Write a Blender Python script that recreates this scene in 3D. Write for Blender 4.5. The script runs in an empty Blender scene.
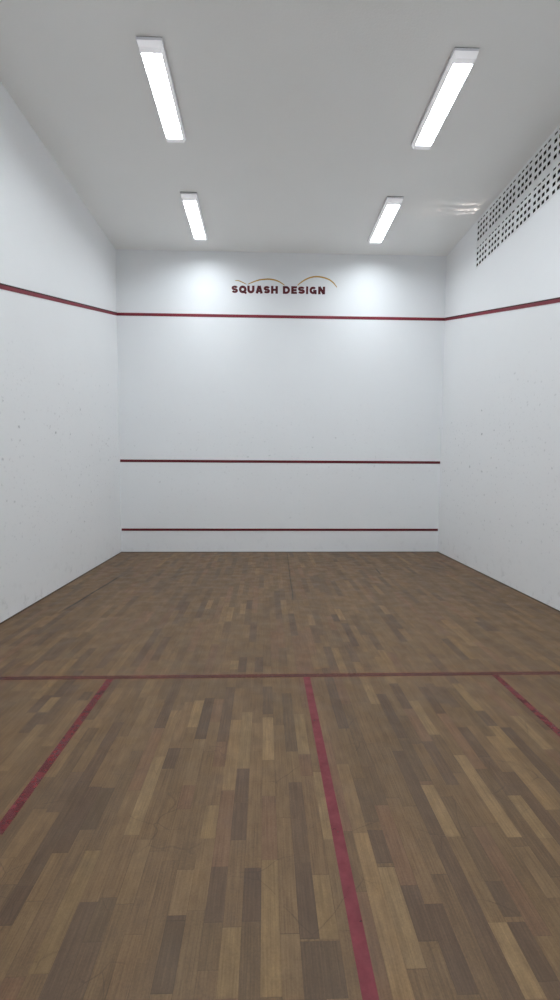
import bpy, math, random
from mathutils import Matrix, Vector
random.seed(11)
sc = bpy.context.scene
COL = sc.collection

W, D, H, YB = 6.4, 9.164, 5.842, -0.586      # width, front wall, ceiling height, back wall
T = 0.10                                      # wall thickness
CAM = (2.862, 0.0, 1.7033)

# ------------------------------------------------------------------ helpers
def lin(c):
    return tuple((x / 255 / 12.92) if x / 255 <= .04045 else ((x / 255 + .055) / 1.055) ** 2.4 for x in c) + (1,)

class MB:
    def __init__(s): s.v = []; s.f = []; s.mi = []
    def quad(s, a, b, c, d, m=0):
        i = len(s.v); s.v += [a, b, c, d]; s.f.append((i, i + 1, i + 2, i + 3)); s.mi.append(m)
    def hexa(s, p, m=0):          # p: 4 bottom (ccw from above) + 4 top
        i = len(s.v); s.v += [tuple(q) for q in p]
        for f in ((3, 2, 1, 0), (4, 5, 6, 7), (0, 1, 5, 4), (1, 2, 6, 5), (2, 3, 7, 6), (3, 0, 4, 7)):
            s.f.append(tuple(i + k for k in f)); s.mi.append(m)
    def box(s, x0, x1, y0, y1, z0, z1, m=0):
        s.hexa([(x0, y0, z0), (x1, y0, z0), (x1, y1, z0), (x0, y1, z0), (x0, y0, z1), (x1, y0, z1), (x1, y1, z1), (x0, y1, z1)], m)
    def build(s, name, mats, parent=None, bevel=0, merge=False):
        me = bpy.data.meshes.new(name); me.from_pydata(s.v, [], s.f)
        if not isinstance(mats, (list, tuple)): mats = [mats]
        for m in mats: me.materials.append(m)
        for p, k in zip(me.polygons, s.mi): p.material_index = k
        if merge:
            import bmesh
            bm = bmesh.new(); bm.from_mesh(me); bmesh.ops.remove_doubles(bm, verts=bm.verts, dist=1e-5)
            bmesh.ops.recalc_face_normals(bm, faces=bm.faces); bm.to_mesh(me); bm.free()
        me.update()
        o = bpy.data.objects.new(name, me); COL.objects.link(o)
        if parent: o.parent = parent
        if bevel:
            b = o.modifiers.new('bevel', 'BEVEL'); b.width = bevel; b.segments = 2; b.limit_method = 'ANGLE'
        return o

def tag(o, label=None, cat=None, group=None, kind=None):
    if label: o['label'] = label
    if cat: o['category'] = cat
    if group: o['group'] = group
    if kind: o['kind'] = kind
    return o
def struct(o, label=None, cat=None): return tag(o, label, cat, kind='structure')
def empty(name, loc):
    o = bpy.data.objects.new(name, None); o.location = loc; o.empty_display_size = .1; COL.objects.link(o); return o

# ------------------------------------------------------------------ materials
def mat(name):
    m = bpy.data.materials.new(name); m.use_nodes = True
    nt = m.node_tree; return m, nt, nt.nodes['Principled BSDF']
def nd(nt, t, **kw):
    n = nt.nodes.new(t)
    for k, v in kw.items(): setattr(n, k, v)
    return n
def mth(nt, op, a, b=None, c=None, clamp=False):
    n = nd(nt, 'ShaderNodeMath', operation=op, use_clamp=clamp)
    for i, x in enumerate((a, b, c)):
        if x is None: continue
        if isinstance(x, (int, float)): n.inputs[i].default_value = x
        else: nt.links.new(x, n.inputs[i])
    return n.outputs[0]
def mrange(nt, x, a, b, c=0., d=1.):
    n = nd(nt, 'ShaderNodeMapRange'); nt.links.new(x, n.inputs[0])
    for i, v in enumerate((a, b, c, d)): n.inputs[i + 1].default_value = v
    return n.outputs[0]
def mix(nt, fac, a, b, mode='MIX'):
    n = nd(nt, 'ShaderNodeMix', data_type='RGBA', blend_type=mode)
    for i, x in ((0, fac), (6, a), (7, b)):
        if isinstance(x, (int, float)): n.inputs[i].default_value = x
        elif isinstance(x, tuple): n.inputs[i].default_value = x
        else: nt.links.new(x, n.inputs[i])
    return n.outputs[2]
def noise(nt, vec, scale, detail=3, rough=.5):
    n = nd(nt, 'ShaderNodeTexNoise'); nt.links.new(vec, n.inputs['Vector'])
    n.inputs['Scale'].default_value = scale; n.inputs['Detail'].default_value = detail; n.inputs['Roughness'].default_value = rough
    return n.outputs['Fac']
def pos(nt, scale=(1, 1, 1), loc=(0, 0, 0)):
    g = nd(nt, 'ShaderNodeNewGeometry'); mp = nd(nt, 'ShaderNodeMapping')
    nt.links.new(g.outputs['Position'], mp.inputs[0]); mp.inputs['Scale'].default_value = scale; mp.inputs['Location'].default_value = loc
    return mp.outputs[0]

def plain(name, rgb, rough=.5, noise_amt=.06, nscale=30, spec=.4):
    m, nt, b = mat(name)
    n = noise(nt, pos(nt), nscale)
    c = lin(rgb); d = tuple(x * (1 - noise_amt) for x in c[:3]) + (1,)
    nt.links.new(mix(nt, n, d, c), b.inputs['Base Color'])
    b.inputs['Roughness'].default_value = rough; b.inputs['Specular IOR Level'].default_value = spec
    return m

def plaster(name, base, marks=0.0, bump=.25):
    """painted plaster: faint roller texture, soft patches, and small grey ball marks where the ball is played"""
    m, nt, b = mat(name)
    P = pos(nt)
    c = lin(base)
    blot = noise(nt, P, 1.3, 4, .6)
    col = mix(nt, blot, tuple(x * .965 for x in c[:3]) + (1,), c)
    if marks:
        sep = nd(nt, 'ShaderNodeSeparateXYZ'); nt.links.new(P, sep.inputs[0]); z = sep.outputs[2]
        band = mth(nt, 'MULTIPLY', mrange(nt, z, .1, 1.2), mrange(nt, z, 3.6, 2.2))
        cmb = nd(nt, 'ShaderNodeCombineXYZ'); nt.links.new(mth(nt, 'ADD', sep.outputs[0], sep.outputs[1]), cmb.inputs[0]); nt.links.new(z, cmb.inputs[1])
        Q = cmb.outputs[0]
        for sc_, thr, amt, seed in ((6.5, .11, .42, 0), (13, .16, .26, 7), (2.3, .045, .75, 3)):
            pd = nd(nt, 'ShaderNodeTexNoise'); nt.links.new(P, pd.inputs[0]); pd.inputs['Scale'].default_value = 18
            vm = nd(nt, 'ShaderNodeVectorMath', operation='MULTIPLY_ADD')
            nt.links.new(pd.outputs['Color'], vm.inputs[0]); vm.inputs[1].default_value = (.09, .04, 0); nt.links.new(Q, vm.inputs[2])
            v = nd(nt, 'ShaderNodeTexVoronoi', voronoi_dimensions='2D'); nt.links.new(vm.outputs[0], v.inputs['Vector']); v.inputs['Scale'].default_value = sc_
            rnd = nd(nt, 'ShaderNodeSeparateColor'); nt.links.new(v.outputs['Color'], rnd.inputs[0])
            spot = mrange(nt, v.outputs['Distance'], thr * 1.15, thr * .2)
            keep = mrange(nt, rnd.outputs[0], .35, .95)
            cl = mrange(nt, noise(nt, P, .9 + seed * .1, 2), .34, .6)
            f = mth(nt, 'MULTIPLY', mth(nt, 'MULTIPLY', spot, keep), mth(nt, 'MULTIPLY', band, cl))
            f = mth(nt, 'MULTIPLY', f, amt * marks)
            col = mix(nt, f, col, lin((92, 94, 100)))
        low = mth(nt, 'MULTIPLY', mrange(nt, z, .5, .02), mrange(nt, noise(nt, P, 7, 4, .7), .55, .75))
        col = mix(nt, mth(nt, 'MULTIPLY', low, .35 * marks), col, lin((120, 118, 116)))
    nt.links.new(col, b.inputs['Base Color'])
    b.inputs['Roughness'].default_value = .62; b.inputs['Specular IOR Level'].default_value = .25
    bp = nd(nt, 'ShaderNodeBump'); bp.inputs['Strength'].default_value = bump; bp.inputs['Distance'].default_value = .004
    nt.links.new(noise(nt, P, 45, 5, .6), bp.inputs['Height']); nt.links.new(bp.outputs[0], b.inputs['Normal'])
    return m

M = {}
M['side'] = plaster('painted_plaster_side', (245, 246, 247), 1.0)
M['front'] = plaster('painted_plaster_front', (242, 244, 246), .35)
M['ceil'] = plaster('painted_ceiling', (249, 249, 247), 0, .5)
M['block'] = plaster('painted_breeze_block', (238, 239, 239), 0, .3)
M['raw'] = plain('unpainted_inside_darkened', (62, 58, 56), .9, .3, 60, .1)  # unpainted inside, coloured darker so the holes look unlit
M['red'] = plain('dark_red_line_paint', (128, 22, 42), .55, .25, 40)
M['redf'] = plain('deep_red_line_paint', (104, 14, 30), .55, .25, 40)
M['redshade'] = plain('painted_edge_shadow', (52, 12, 22), .7, .25, 40)  # shadow along the top of the side lines, put into the colour
M['base'] = plain('brown_shadow_edge', (74, 60, 50), .8, .3, 12)  # dark brown paints the shadow gap where floor meets wall
M['white'] = plain('white_enamel', (226, 226, 230), .4, .03)
M['gap'] = plain('grey_shadow_gap', (70, 70, 72), .7, .1)  # dark grey paints the shadow gap between fixture and ceiling
M['letter'] = plain('dark_red_lettering', (92, 8, 24), .5, .1)
M['gold'] = plain('ochre_gold_paint', (196, 152, 62), .5, .1)
M['slab'] = plain('concrete_slab', (110, 106, 100), .9, .2, 5)

m, nt, b = mat('lit_diffuser')
b.inputs['Base Color'].default_value = (.85, .85, .88, 1)
b.inputs['Emission Color'].default_value = (.88, .95, 1.0, 1); b.inputs['Emission Strength'].default_value = 45.5
M['lit'] = m
m, nt, b = mat('rail_cap_added_glow')      # side rails and end caps, with a faint glow added to brighten them
b.inputs['Base Color'].default_value = (.82, .82, .84, 1); b.inputs['Roughness'].default_value = .4
b.inputs['Emission Color'].default_value = (.97, .96, 1.0, 1); b.inputs['Emission Strength'].default_value = .28
M['edge'] = m

# wood strip floor: each strip's own stain comes from the mesh attribute, grain and seams are procedural
m, nt, b = mat('hardwood_strips')
at = nd(nt, 'ShaderNodeAttribute', attribute_name='stain')
uv = nd(nt, 'ShaderNodeAttribute', attribute_name='strip_uv')   # x: 0..1 across, y: metres along, z: strip random
sp = nd(nt, 'ShaderNodeSeparateXYZ'); nt.links.new(uv.outputs['Vector'], sp.inputs[0])
ln_ = nd(nt, 'ShaderNodeAttribute', attribute_name='strip_len')
P = pos(nt)
# grain, shifted per strip
mp = nd(nt, 'ShaderNodeCombineXYZ')
nt.links.new(mth(nt, 'MULTIPLY', sp.outputs[0], 4.0), mp.inputs[0]); nt.links.new(mth(nt, 'MULTIPLY', sp.outputs[1], 1.3), mp.inputs[1])
nt.links.new(mth(nt, 'MULTIPLY', sp.outputs[2], 57.0), mp.inputs[2])
mp2 = nd(nt, 'ShaderNodeCombineXYZ')
nt.links.new(mth(nt, 'MULTIPLY', sp.outputs[0], 1.6), mp2.inputs[0]); nt.links.new(mth(nt, 'MULTIPLY', sp.outputs[1], 8.0), mp2.inputs[1])
nt.links.new(mth(nt, 'MULTIPLY', sp.outputs[2], 91.0), mp2.inputs[2])
grain = noise(nt, mp.outputs[0], 2.6, 6, .65)
blo = noise(nt, mp2.outputs[0], 1.0, 4, .6)
col = mix(nt, mrange(nt, grain, .3, .7), mix(nt, 1.0, at.outputs['Color'], (.74, .72, .71, 1), 'MULTIPLY'), mix(nt, 1.0, at.outputs['Color'], (1.22, 1.22, 1.18, 1), 'MULTIPLY'))
col = mix(nt, mrange(nt, blo, .3, .7), mix(nt, 1.0, col, (.84, .82, .80, 1), 'MULTIPLY'), mix(nt, 1.0, col, (1.12, 1.12, 1.1, 1), 'MULTIPLY'))
speck = noise(nt, P, 120, 3, .7)
col = mix(nt, mrange(nt, speck, .35, .65), mix(nt, 1.0, col, (.88, .88, .88, 1), 'MULTIPLY'), mix(nt, 1.0, col, (1.1, 1.1, 1.1, 1), 'MULTIPLY'))
# worn, dusty patches and scuffs
wear = mrange(nt, noise(nt, pos(nt, (1, .7, 1)), 2.2, 5, .65), .35, .7)
col = mix(nt, mth(nt, 'MULTIPLY', wear, .18), col, lin((124, 108, 88)))
dirt = mrange(nt, noise(nt, P, 5.5, 6, .75), .5, .72)
col = mix(nt, mth(nt, 'MULTIPLY', dirt, .28), col, lin((72, 60, 50)))
wv = nd(nt, 'ShaderNodeTexVoronoi', feature='DISTANCE_TO_EDGE'); nt.links.new(
    (lambda n: (nt.links.new(P, n.inputs[2]), n.outputs[0])[1])(
        (lambda n, t: (nt.links.new(t.outputs['Color'], n.inputs[0]), n)[1])(
            (lambda n: (setattr(n.inputs[1], 'default_value', (.35,) * 3), n)[1])(nd(nt, 'ShaderNodeVectorMath', operation='MULTIPLY_ADD')),
            (lambda t: (nt.links.new(P, t.inputs[0]), setattr(t.inputs['Scale'], 'default_value', 2.4), t)[2])(nd(nt, 'ShaderNodeTexNoise')))),
    wv.inputs['Vector']); wv.inputs['Scale'].default_value = 3.2
scuff = mth(nt, 'MULTIPLY', mrange(nt, wv.outputs['Distance'], .012, .003), mrange(nt, noise(nt, P, 3.1, 2), .5, .62))
col = mix(nt, mth(nt, 'MULTIPLY', scuff, .35), col, lin((58, 46, 40)))
# seams between the strips
e = mth(nt, 'MINIMUM', sp.outputs[0], mth(nt, 'SUBTRACT', 1.0, sp.outputs[0]))
seam_x = mrange(nt, e, .022, .006)
ey = mth(nt, 'MINIMUM', sp.outputs[1], mth(nt, 'SUBTRACT', ln_.outputs['Fac'], sp.outputs[1]))
seam_y = mrange(nt, ey, .0022, .0006)
seam = mth(nt, 'MAXIMUM', seam_x, seam_y)
seam = mth(nt, 'MULTIPLY', seam, mrange(nt, noise(nt, P, 4.0, 3), .35, .65, .08, .5))
col = mix(nt, seam, col, lin((48, 38, 32)))
# the few opened joints: x0, half width, y0, y1
sx = nd(nt, 'ShaderNodeSeparateXYZ'); nt.links.new(P, sx.inputs[0])
for (xa, ya, xb, yb, hw, amt) in ((.47, 5.25, .622, 7.25, .026, .95), (3.225, 5.7, 3.315, 9.1, .014, .7), (4.715, 7.1, 4.75, 7.75, .022, 1.0), (1.36, 6.8, 1.60, 7.7, .014, .35), (5.3, 6.5, 5.34, 8.2, .008, .3)):
    t = mrange(nt, sx.outputs[1], ya, yb)
    xc = mth(nt, 'MULTIPLY_ADD', t, xb - xa, xa)
    w = mth(nt, 'ABSOLUTE', mth(nt, 'SUBTRACT', sx.outputs[0], mth(nt, 'ADD', xc, mth(nt, 'MULTIPLY', mth(nt, 'SUBTRACT', noise(nt, P, 2.0, 2), .5), .03))))
    f = mrange(nt, w, hw, hw * .3)
    f = mth(nt, 'MULTIPLY', f, mth(nt, 'MULTIPLY', mrange(nt, sx.outputs[1], ya, ya + .25), mrange(nt, sx.outputs[1], yb, yb - .25)))
    col = mix(nt, mth(nt, 'MULTIPLY', f, amt), col, lin((34, 24, 20)))
col = mix(nt, 1.0, col, (.93, .825, .68, 1), 'MULTIPLY')
nt.links.new(col, b.inputs['Base Color'])
nt.links.new(mrange(nt, noise(nt, P, 6, 4), .3, .7, .42, .58), b.inputs['Roughness'])
b.inputs['Specular IOR Level'].default_value = .35
bp = nd(nt, 'ShaderNodeBump'); bp.inputs['Strength'].default_value = .35; bp.inputs['Distance'].default_value = .002
nt.links.new(mth(nt, 'SUBTRACT', mth(nt, 'MULTIPLY', grain, .3), seam), bp.inputs['Height']); nt.links.new(bp.outputs[0], b.inputs['Normal'])
M['wood'] = m

# worn floor paint: lets the boards show where it has rubbed away
def floor_paint(name, rgb, lo, hi):
    m, nt, b = mat(name)
    P = pos(nt)
    nt.links.new(mix(nt, noise(nt, P, 9, 4), lin(rgb), lin(tuple(x * .8 for x in rgb))), b.inputs['Base Color'])
    b.inputs['Roughness'].default_value = .5; b.inputs['Specular IOR Level'].default_value = .35
    tr = nd(nt, 'ShaderNodeBsdfTransparent'); mx = nd(nt, 'ShaderNodeMixShader')
    nt.links.new(mrange(nt, noise(nt, P, 14, 6, .7), .3, .7, lo, hi), mx.inputs[0])
    nt.links.new(tr.outputs[0], mx.inputs[1]); nt.links.new(b.outputs[0], mx.inputs[2])
    nt.links.new(mx.outputs[0], nt.nodes['Material Output'].inputs[0])
    return m
M['paint_c'] = floor_paint('worn_red_floor_paint', (136, 52, 62), .7, 1.0)
M['paint_s'] = floor_paint('rubbed_red_floor_paint', (124, 60, 54), .3, .72)
M['paint_l'] = floor_paint('faded_red_floor_paint', (130, 50, 56), .5, .9)

# ------------------------------------------------------------------ floor
PW = .0711; X0 = 2.994 - 42 * PW
NOTE = [
 (1.886,2.4,2.98,'D'),(1.964,1.94,2.36,'D'),(1.34,3.12,3.33,'T'),(1.256,3.12,3.36,'D'),(1.522,3.28,3.41,'d'),(2.008,2.73,3.34,'t'),(2.234,2.06,2.42,'d'),
 (2.279,2.03,2.61,'T'),(2.343,2.5,2.69,'D'),(1.426,2.5,2.97,'t'),(2.053,2.07,2.35,'d'),(2.407,2.91,3.26,'T'),(2.752,2.49,3.09,'T'),(2.752,2.23,2.485,'D'),
 (2.752,1.99,2.225,'D'),(3.101,2.61,3.06,'T'),(2.886,2.56,3.02,'T'),(3.032,2.64,3.35,'d'),(2.624,2.75,3.46,'D'),(3.16,1.98,2.45,'T'),(2.878,3.06,3.46,'d'),
 (2.478,2.36,2.78,'t'),(2.582,2.0,2.21,'t'),(3.398,2.08,2.39,'d'),(3.656,3.18,3.5,'T'),(3.908,3.11,3.49,'D'),(3.977,2.79,3.22,'T'),(4.26,3.12,3.43,'D'),
 (4.108,3.04,3.43,'D'),(4.584,2.62,3.0,'T'),(4.052,1.97,2.58,'T'),(4.448,2.31,2.86,'D'),(4.368,3.07,3.48,'t'),(4.356,2.64,2.88,'t'),(3.774,1.98,2.33,'T'),
 (4.162,1.96,2.24,'T'),(3.71,2.36,2.76,'d'),(2.096,1.45,1.95,'t'),(1.872,1.62,1.78,'D'),(2.221,1.55,1.72,'d'),(2.548,1.38,1.62,'d'),(2.536,1.64,1.84,'t'),
 (2.686,1.61,1.85,'D'),(2.81,1.61,1.84,'D'),(3.027,1.54,1.86,'D'),(3.034,1.35,1.53,'d'),(3.094,1.35,1.53,'d'),(2.959,1.35,1.56,'t'),(3.108,1.535,1.8,'t'),
 (2.741,1.36,1.59,'t'),(2.902,1.36,1.88,'t'),(3.38,1.85,2.03,'D'),(3.37,1.43,1.83,'T'),(3.46,1.52,1.74,'D'),(3.53,1.35,1.66,'D'),(3.776,1.33,1.58,'T'),
 (3.837,1.38,1.58,'D'),(3.794,1.6,1.75,'d'),(4.021,1.67,1.92,'t'),(2.167,5.44,5.81,'T'),(2.493,4.98,5.5,'T'),(2.614,5.23,5.65,'T'),(2.684,5.43,5.8,'D'),
 (2.62,3.77,3.95,'T'),(1.03,4.68,5.13,'t'),(1.74,4.04,4.77,'D'),(2.7,3.72,4.02,'D'),(2.781,3.72,4.02,'D'),(1.476,6.85,7.71,'D'),(4.301,5.01,5.55,'T'),
 (4.426,6.03,6.5,'T'),(3.761,5.02,5.41,'T'),(3.77,4.25,4.9,'D'),(4.887,4.23,4.71,'T'),(3.106,5.22,5.8,'T'),(3.678,4.96,5.21,'D'),(4.126,6.4,6.82,'T'),(4.308,4.72,5.2,'D')]
TONES = {'D': [(92, 75, 62), (89, 72, 60)], 'd': [(96, 80, 64), (92, 76, 62)], 'T': [(137, 117, 90), (131, 112, 86)], 't': [(128, 108, 80), (124, 104, 80)]}
POOL = [(113, 93, 71)] * 7 + [(109, 90, 68)] * 6 + [(116, 96, 73)] * 5 + [(104, 86, 67)] * 4 + [(120, 100, 76)] * 3 + [(96, 79, 65)] * 3 + [(130, 109, 82)] + [(116, 92, 74)] * 3 + [(92, 76, 64)]
ncol = int(math.ceil((W - X0) / PW))
bycol = {}
for (x, a, c, t) in NOTE: bycol.setdefault(int((x - X0) // PW), []).append((a, c, t))
V = []; F = []; stain = []; suv = []; slen = []
def strip(xa, xb, a, c, rgb):
    i = len(V); V.extend([(xa, a, 0), (xb, a, 0), (xb, c, 0), (xa, c, 0)]); F.append((i, i + 1, i + 2, i + 3))
    j = random.uniform(.95, 1.05); cc = lin(tuple(min(255, v * j) for v in rgb)); r = random.random()
    stain.extend([cc] * 4)
    u0 = 0.0 if xb - xa > PW - 1e-4 else (.0 if xb > W - .001 else 1 - (xb - xa) / PW); u1 = u0 + (xb - xa) / PW
    suv.extend([(u0, 0, r), (u1, 0, r), (u1, c - a, r), (u0, c - a, r)]); slen.extend([c - a] * 4)
for k in range(-1, ncol):
    xa, xb = max(0, X0 + k * PW), min(W, X0 + (k + 1) * PW)
    if xb <= xa + 1e-5: continue
    fixed = sorted(bycol.get(k, []))
    clean = []
    for a, c, t in fixed:
        if clean and a < clean[-1][1] + 1e-4: a = clean[-1][1]
        if c - a > .06: clean.append((a, c, t))
    y = YB; segs = []
    for a, c, t in clean + [(D, D, None)]:
        while a - y > 1e-4:
            L = random.choice((.3, .38, .45, .5, .56, .62, .7, .8)) + random.uniform(-.02, .02)
            if y == YB: L *= random.uniform(.3, 1)
            if a - y - L < .14: L = a - y if a - y < .78 else (a - y) / 2
            segs.append((y, y + L, None)); y += L
        if t: segs.append((a, c, t)); y = c
    for a, c, t in segs:
        strip(xa, xb, a, c, random.choice(TONES[t]) if t else random.choice(POOL))
me = bpy.data.meshes.new('floor')
# slab body under the strips
i = len(V); z0 = -.06
V += [(0, YB, -.0005), (W, YB, -.0005), (W, D, -.0005), (0, D, -.0005), (0, YB, z0), (W, YB, z0), (W, D, z0), (0, D, z0)]
ns = len(F)
for f in ((4, 7, 6, 5), (0, 4, 5, 1), (1, 5, 6, 2), (2, 6, 7, 3), (3, 7, 4, 0)): F.append(tuple(i + q for q in f))
me.from_pydata(V, [], F)
me.materials.append(M['wood']); me.materials.append(M['slab'])
for q in range(ns, len(F)): me.polygons[q].material_index = 1
pad = len(V) - len(stain)
stain += [(.1, .1, .1, 1)] * pad; suv += [(.5, .5, 0)] * pad; slen += [1.] * pad
a_ = me.attributes.new('stain', 'FLOAT_COLOR', 'POINT'); a_.data.foreach_set('color', [x for c in stain for x in c])
a_ = me.attributes.new('strip_uv', 'FLOAT_VECTOR', 'POINT'); a_.data.foreach_set('vector', [x for c in suv for x in c])
a_ = me.attributes.new('strip_len', 'FLOAT', 'POINT'); a_.data.foreach_set('value', slen)
fl = bpy.data.objects.new('floor', me); COL.objects.link(fl)
struct(fl, 'brown hardwood strip floor of the squash court', 'floor')

# ------------------------------------------------------------------ shell
g = MB(); g.box(-T, W + T, YB - T, D + T, H, H + .12); struct(g.build('ceiling', M['ceil']), 'flat pale grey ceiling over the court', 'ceiling')
g = MB(); g.box(-T, 0, YB - T, D + T, -.06, H); struct(g.build('wall_left', M['side']), 'white side wall on the left with faint ball marks', 'wall')
g = MB(); g.box(0, W, D, D + T, -.06, H); struct(g.build('wall_front', M['front']), 'white front wall facing the camera', 'wall')
g = MB(); g.box(0, W, YB - T, YB, -.06, H); struct(g.build('wall_back', M['side']), 'white wall behind the camera', 'wall')
BP = .406; NB = 10; GY1 = 7.666 + BP / 2; GY0 = GY1 - NB * BP; GZ0, GZM = 5.041, 5.4425
g = MB()
g.box(W, W + T, YB - T, D + T, -.06, GZ0)
g.box(W, W + T, YB - T, GY0, GZ0, H)
g.box(W, W + T, GY1, D + T, GZ0, H)
struct(g.build('wall_right', M['side']), 'white side wall on the right with perforated blocks near the top', 'wall')

# shadow gap at the foot of the walls, put in as a dark strip, 14 mm tall
for nm, bx in (('baseboard_left', (0, .018, YB, D, 0, .007)), ('baseboard_right', (W - .018, W, YB, D, 0, .007)), ('baseboard_front', (.018, W - .018, D - .03, D, 0, .006))):
    g = MB(); g.box(*bx); struct(g.build(nm, M['base']), 'thin dark strip standing in for the shadow gap between the floor and the %s wall' % nm.split('_')[1], 'shadow gap')

# ------------------------------------------------------------------ perforated blocks
TB = .042
def block_mesh(z0, z1, rows):
    """block of 4 x 4 through holes; origin at its near bottom corner on the wall face"""
    hy = [(BP / 2 + (k - 1.5) * .0935) for k in range(4)]; hw = .028
    ys = [0] + sorted([y - hw for y in hy] + [y + hw for y in hy]) + [BP]
    zs = [0]
    for zc, hh in rows: zs += [zc - hh - z0, zc + hh - z0]
    zs.append(z1 - z0)
    g = MB()
    hole = lambda i, j: i % 2 == 1 and j % 2 == 1
    ny, nz = len(ys) - 1, len(zs) - 1
    for i in range(ny):
        for j in range(nz):
            a, c, e, f = ys[i], ys[i + 1], zs[j], zs[j + 1]
            if hole(i, j):
                g.quad((0, a, e), (0, a, f), (TB, a, f), (TB, a, e), 1)
                g.quad((0, c, e), (TB, c, e), (TB, c, f), (0, c, f), 1)
                g.quad((0, a, e), (TB, a, e), (TB, c, e), (0, c, e), 1)
                g.quad((0, a, f), (0, c, f), (TB, c, f), (TB, a, f), 1)
            else:
                g.quad((0, a, e), (0, a, f), (0, c, f), (0, c, e), 0)
                g.quad((TB, a, e), (TB, c, e), (TB, c, f), (TB, a, f), 1)
    z1 -= z0
    g.quad((0, 0, 0), (0, BP, 0), (TB, BP, 0), (TB, 0, 0)); g.quad((0, 0, z1), (TB, 0, z1), (TB, BP, z1), (0, BP, z1))
    g.quad((0, 0, 0), (TB, 0, 0), (TB, 0, z1), (0, 0, z1)); g.quad((0, BP, 0), (0, BP, z1), (TB, BP, z1), (TB, BP, 0))
    return g
root = empty('ventilation_grille', (W, GY0, GZ0))
tag(root, 'long band of white perforated breeze blocks high on the right wall, under the ceiling', 'ventilation grille')
lo = block_mesh(GZ0, GZM, [(5.100, .022), (5.193, .022), (5.286, .022), (5.371, .011)]).build('perforated_block', [M['block'], M['raw']], root, merge=True)
up = block_mesh(GZM, H, [(5.515, .022), (5.608, .022), (5.701, .022), (5.786, .011)]).build('perforated_block', [M['block'], M['raw']], root, merge=True)
up.location = (0, 0, GZM - GZ0)
for k in range(1, NB):
    for o, z in ((lo, 0), (up, GZM - GZ0)):
        c = o.copy(); COL.objects.link(c); c.parent = root; c.location = (0, k * BP, z)

# ------------------------------------------------------------------ wall lines (slim battens let into the plaster)
def batten(name, x0, x1, z, label, h=.054, mat_=None, d=.008):
    g = MB(); g.hexa([(x0, D - d, z - h / 2 + .005), (x1, D - d, z - h / 2 + .005), (x1, D + .003, z - h / 2), (x0, D + .003, z - h / 2),
                      (x0, D - d, z + h / 2 - .005), (x1, D - d, z + h / 2 - .005), (x1, D + .003, z + h / 2), (x0, D + .003, z + h / 2)])
    return tag(g.build(name, mat_ or M['redf']), label, 'court line')
batten('out_line', .0, W, 4.637, 'dark red line across the full width of the front wall, the highest of its three', .06, M['red'])
batten('service_line', .012, W - .008, 1.82, 'dark red line across the front wall at mid height, middle one of three')
batten('tin_line', .016, W - .012, .453, 'dark red line low on the front wall just above the floor', .05)
SL = .2505
def side_line(x, d, label):
    ya = YB; s = 1 if x < 1 else -1
    za = 4.637 - SL * (D - ya); h = .030
    r = empty('side_wall_line', (x, D, 4.637)); tag(r, label, 'court line', )
    y1 = D - (.008)
    def seg(t0, t1, dd, m, name):      # t: fraction of height
        f = lambda y, t: 4.637 - SL * (D - y) + t
        xo = s * dd; g = MB()
        p = [(0, ya, f(ya, t0)), (xo, ya, f(ya, t0)), (xo, y1, f(y1, t0)), (0, y1, f(y1, t0)), (0, ya, f(ya, t1)), (xo, ya, f(ya, t1)), (xo, y1, f(y1, t1)), (0, y1, f(y1, t1))]
        g.hexa([(a, b - D, c - 4.637) for a, b, c in p]); return g.build(name, m, r, merge=True)
    seg(-h, h - .016, .006, M['red'], 'painted_strip'); e = seg(h - .0161, h, .007, M['redshade'], 'edge_shadow_strip'); e['label'] = 'painted shadow along the top of the strip'  # the darker top piece is a painted shadow
    return r
side_line(0, .008, 'sloping dark red line along the upper left side wall')
side_line(W, .008, 'sloping dark red line along the right side wall below the perforated blocks')

# ------------------------------------------------------------------ floor lines
YS = D - 5.518; ZF = .0012
def fline(name, x0, x1, y0, y1, m, label):
    g = MB(); n = 24
    g.box(x0, x1, y0, y1, .0002, ZF); return tag(g.build(name, m), label, 'court line')
fline('short_line', .0185, W - .0185, YS - .028, YS + .028, M['paint_s'], 'faded red line painted across the whole width of the wooden floor')
fline('half_court_line', 3.207 - .027, 3.207 + .027, YB, YS - .0282, M['paint_c'], 'red line down the middle of the floor, running towards the camera')
fline('service_box_line', 1.624 - .027, 1.624 + .027, 2.05, YS - .0282, M['paint_l'], 'worn red floor line on the left side of the court')
fline('service_box_line', 4.770 - .025, 4.770 + .025, 2.05, YS - .0282, M['paint_l'], 'worn red floor line on the right side of the court')

# ------------------------------------------------------------------ logo painted on the front wall
sign = empty('wall_logo', (3.11, D, 5.07)); tag(sign, 'SQUASH DESIGN lettering in dark red capitals under thin gold arcs, on the front wall', 'sign')
def polystroke(g, pts, w, y0=-.003, closed=False):
    """flat stroke of width w (number or list) in the x-z plane, with thickness"""
    n = len(pts); L = []; R = []
    for i, (x, z) in enumerate(pts):
        a = pts[i - 1] if i > 0 else (pts[-1] if closed else pts[0]); c = pts[(i + 1) % n] if (i < n - 1 or closed) else pts[-1]
        d1 = Vector((x - a[0], z - a[1])); d2 = Vector((c[0] - x, c[1] - z))
        if d1.length < 1e-7: d1 = d2
        if d2.length < 1e-7: d2 = d1
        d1.normalize(); d2.normalize(); t = (d1 + d2).normalized(); nn = Vector((-t.y, t.x))
        k = 1 / max(.5, t.dot(d1)); ww = (w[i] if isinstance(w, list) else w) / 2 * k
        L.append((x + nn.x * ww, z + nn.y * ww)); R.append((x - nn.x * ww, z - nn.y * ww))
    for i in range(n if closed else n - 1):
        j = (i + 1) % n
        a, b_, c, d = L[i], L[j], R[j], R[i]
        g.hexa([(p[0], y0, p[1]) for p in (a, d, c, b_)] + [(p[0], 0, p[1]) for p in (a, d, c, b_)])
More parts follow.
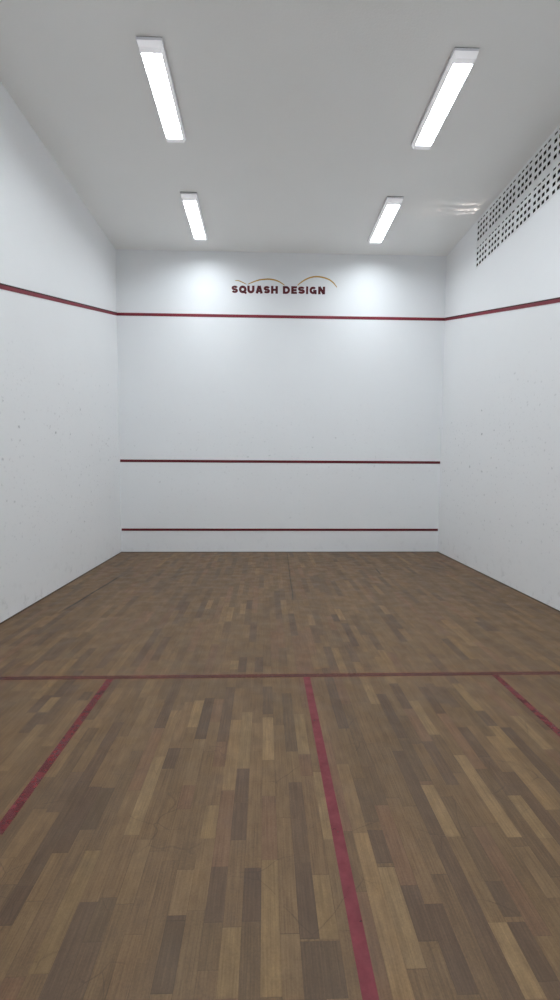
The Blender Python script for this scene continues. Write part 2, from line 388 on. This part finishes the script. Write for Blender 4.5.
def arc(cx, cz, rx, rz, a0, a1, n=14):
    return [(cx + rx * math.cos(math.radians(a0 + (a1 - a0) * i / n)), cz + rz * math.sin(math.radians(a0 + (a1 - a0) * i / n))) for i in range(n + 1)]
def letter(ch, x0, x1, z0, z1):
    g = MB(); w = x1 - x0; h = z1 - z0; s = .046; q = s / 2; mx = (x0 + x1) / 2; mz = (z0 + z1) / 2
    S = lambda pts, ww=s, closed=False: polystroke(g, pts, ww, closed=closed)
    if ch == 'S':
        rx = w / 2 - q; rz = (h - s) / 4
        S(arc(mx, z1 - q - rz, rx, rz, 15, 270)[:-1] + arc(mx, z0 + q + rz, rx, rz, 90, -165), s * .88)
    elif ch == 'Q':
        S(arc(mx, mz, w / 2 - q, h / 2 - q, 0, 360, 28)[:-1], s, True); S([(mx + .008, mz - .028), (x1 - .004, z0 - .004)], s * .8)
    elif ch == 'U':
        S([(x0 + q, z1), (x0 + q, z0 + w / 2)] + arc(mx, z0 + w / 2, w / 2 - q, w / 2 - q, 180, 360)[1:-1] + [(x1 - q, z0 + w / 2), (x1 - q, z1)])
    elif ch == 'A':
        S([(x0 + q * .9, z0), (mx - .006, z1)]); S([(x1 - q * .9, z0), (mx + .006, z1)]); S([(x0 + .035, z0 + h * .3), (x1 - .035, z0 + h * .3)], s * .75)
    elif ch == 'H':
        S([(x0 + q, z0), (x0 + q, z1)]); S([(x1 - q, z0), (x1 - q, z1)]); S([(x0 + q, mz), (x1 - q, mz)], s * .85)
    elif ch == 'D':
        S([(x0 + q, z0), (x0 + q, z1)]); c = x0 + w * .45
        S([(x0 + q, z1 - q * .85), (c, z1 - q * .85)] + arc(c, mz, x1 - q - c, h / 2 - q * .85, 90, -90)[1:-1] + [(c, z0 + q * .85), (x0 + q, z0 + q * .85)], s * .9)
    elif ch == 'E':
        S([(x0 + q, z0), (x0 + q, z1)])
        for z in (z0 + q * .85, mz, z1 - q * .85): S([(x0 + q, z), (x1 - (.006 if z == mz else 0), z)], s * .85)
    elif ch == 'I': S([(mx, z0), (mx, z1)], w * 1.05)
    elif ch == 'G':
        S(arc(mx, mz, w / 2 - q, h / 2 - q, 38, 330, 24), s * .92); S([(mx + .004, mz - .008), (x1 - .001, mz - .008)], s * .75); S([(x1 - q * .85, mz), (x1 - q * .85, z0)], s * .8)
    elif ch == 'N':
        S([(x0 + q, z0), (x0 + q, z1)]); S([(x1 - q, z0), (x1 - q, z1)]); S([(x0 + q * 1.1, z1 - .004), (x1 - q * 1.1, z0 + .004)])
    g.v = [(a - 3.11, b_, c - 5.07) for a, b_, c in g.v]
    return g.build('letter', M['letter'], sign)
XS = [2.208, 2.33, 2.353, 2.494, 2.515, 2.647, 2.678, 2.806, 2.829, 2.949, 2.974, 3.101, 3.204, 3.338, 3.367, 3.472, 3.496, 3.628, 3.657, 3.689, 3.722, 3.856, 3.892, 4.021]
for i, ch in enumerate('SQUASHDESIGN'):
    zo = (XS[2 * i] - 2.2) * .004
    letter(ch, XS[2 * i] - .003, XS[2 * i + 1] + .003, 5.068 + zo, 5.212 + zo)
def smooth(pts, n=8):
    out = []
    for i in range(len(pts) - 1):
        p0, p1, p2, p3 = pts[max(i - 1, 0)], pts[i], pts[i + 1], pts[min(i + 2, len(pts) - 1)]
        for k in range(n):
            t = k / n
            out.append(tuple(.5 * (2 * p1[c] + (p2[c] - p0[c]) * t + (2 * p0[c] - 5 * p1[c] + 4 * p2[c] - p3[c]) * t * t + (3 * p1[c] - p0[c] - 3 * p2[c] + p3[c]) * t ** 3) for c in (0, 1)))
    return out + [pts[-1]]
for pts, wm in (([(2.275, 5.303), (2.34, 5.303), (2.428, 5.269), (2.494, 5.238)], .015),
            ([(2.523, 5.239), (2.633, 5.287), (2.743, 5.323), (2.854, 5.338), (2.931, 5.342), (3.034, 5.33), (3.131, 5.296), (3.234, 5.234)], .026),
            ([(3.485, 5.235), (3.533, 5.276), (3.626, 5.339), (3.735, 5.387), (3.861, 5.406), (4.002, 5.388), (4.112, 5.348), (4.193, 5.287), (4.253, 5.213)], .026)):
    pp = smooth(pts); n = len(pp)
    g = MB(); polystroke(g, pp, [wm * (.35 + .65 * math.sin(math.pi * (i + .5) / n) ** .7) for i in range(n)])
    g.v = [(a - 3.11, b_, c - 5.07) for a, b_, c in g.v]
    g.build('gold_arc', M['gold'], sign)

# ------------------------------------------------------------------ ceiling fixtures
LW, LL = .26, 1.36
def fixture(x, y, label):
    r = empty('ceiling_light', (x, y, H)); tag(r, label, 'ceiling light', 'fluorescent ceiling fixtures')
    g = MB(); g.box(-.125, .125, -.672, .672, -.008, 0); p = g.build('shadow_gap_plate', M['gap'], r); p['label'] = 'dark plate standing in for the shadow gap against the ceiling'  # dark colour stands in for the shade above the housing
    # housing: a shallow tray whose sides lean in towards the diffuser
    a, l = LW / 2, LL / 2
    g = MB(); g.hexa([(-a + .005, -l + .005, -.030), (a - .005, -l + .005, -.030), (a - .005, l - .005, -.030), (-a + .005, l - .005, -.030), (-a, -l, -.008), (a, -l, -.008), (a, l, -.008), (-a, l, -.008)])
    g.build('housing', M['white'], r, bevel=.004)
    for s in (-1, 1):
        g = MB(); y0, y1 = sorted((s * (l - .007), s * (l - .092)))
        i0 = .022 if s < 0 else .0; i1 = .0 if s < 0 else .022
        g.hexa([(-.104, y0 + i0, -.083), (.104, y0 + i0, -.083), (.104, y1 - i1, -.083), (-.104, y1 - i1, -.083), (-.122, y0, -.0301), (.122, y0, -.0301), (.122, y1, -.0301), (-.122, y1, -.0301)])
        g.build('end_cap', M['edge'], r, bevel=.003)
    # deep side rails shade the tubes sideways; the diffuser sits recessed between them
    e = l - .0925
    for sg in (-1, 1):
        g = MB(); pr = [(.122, -.0301), (.104, -.086), (.098, -.086), (.095, -.0301)]
        for i in range(4):
            (xa, za), (xb, zb) = pr[i], pr[(i + 1) % 4]
            g.quad((sg * xa, -e, za), (sg * xa, e, za), (sg * xb, e, zb), (sg * xb, -e, zb))
        for yy in (-e, e): g.quad(*[(sg * xx, yy, zz) for xx, zz in pr])
        g.build('side_rail', M['edge'], r, merge=True)
    g = MB(); g.box(-.0945, .0945, -e + .001, e - .001, -.042, -.0305)
    g.build('diffuser', M['lit'], r)
    return r
LX, RX = 1.733, 4.842
fixture(LX, 5.437, 'lit white tube fixture on the left of the ceiling, nearer the camera')
fixture(RX, 5.432, 'lit white tube fixture on the right of the ceiling, nearer the camera')
fixture(LX - .035, 7.94, 'lit white tube fixture on the left of the ceiling, next to the front wall')
fixture(RX, 7.92, 'lit white tube fixture on the right of the ceiling, next to the front wall')
fixture(LX, .43, 'lit white tube fixture on the left of the ceiling, next to the back wall')
fixture(RX, .43, 'lit white tube fixture on the right of the ceiling, next to the back wall')
fixture(LX, 2.93, 'lit white tube fixture on the left of the ceiling, above the rear of the court')
fixture(RX, 2.93, 'lit white tube fixture on the right of the ceiling, above the rear of the court')

# ------------------------------------------------------------------ daylight thrown up through the far perforated blocks
ld = bpy.data.lights.new('reflected_daylight', 'AREA'); ld.energy = 4.2; ld.color = (1, .84, .78)
ld.shape = 'RECTANGLE'; ld.size = .12; ld.size_y = .7; ld.spread = math.radians(17)
lo_ = bpy.data.objects.new('reflected_daylight', ld); COL.objects.link(lo_)
src = Vector((W + 1.3, 7.42, 4.72)); tgt = Vector((W, 7.50, 5.68)); lo_.location = src
lo_.rotation_euler = (tgt - src).to_track_quat('-Z', 'Y').to_euler()

wd = bpy.data.worlds.new('World'); sc.world = wd; wd.use_nodes = True
wd.node_tree.nodes['Background'].inputs[0].default_value = (.55, .62, .7, 1); wd.node_tree.nodes['Background'].inputs[1].default_value = .02

# ------------------------------------------------------------------ camera
f, pi_, ya_, ro_ = 458.36, *map(math.radians, (-4.0547, -1.9047, -.301))
Rz = Matrix.Rotation(ya_, 3, 'Z'); Rx = Matrix.Rotation(pi_, 3, 'X'); Ry = Matrix.Rotation(ro_, 3, 'Y')
R = Rz @ Rx @ Ry
cd = bpy.data.cameras.new('camera'); cam = bpy.data.objects.new('camera', cd); COL.objects.link(cam); sc.camera = cam
cd.sensor_fit = 'HORIZONTAL'; cd.sensor_width = 36; cd.lens = f / 560 * 36; cd.clip_start = .02
r0, r1, r2 = R.col[0], R.col[1], R.col[2]
mw = Matrix(((r0.x, r2.x, -r1.x, CAM[0]), (r0.y, r2.y, -r1.y, CAM[1]), (r0.z, r2.z, -r1.z, CAM[2]), (0, 0, 0, 1)))
cam.matrix_world = mw

sc.view_settings.view_transform = 'Standard'; sc.view_settings.look = 'None'
sc.view_settings.exposure = 0; sc.view_settings.gamma = 1; sc.view_settings.use_curve_mapping = False
sc.cycles.use_denoising = True; sc.cycles.max_bounces = 12; sc.cycles.diffuse_bounces = 8; sc.cycles.sample_clamp_indirect = 4
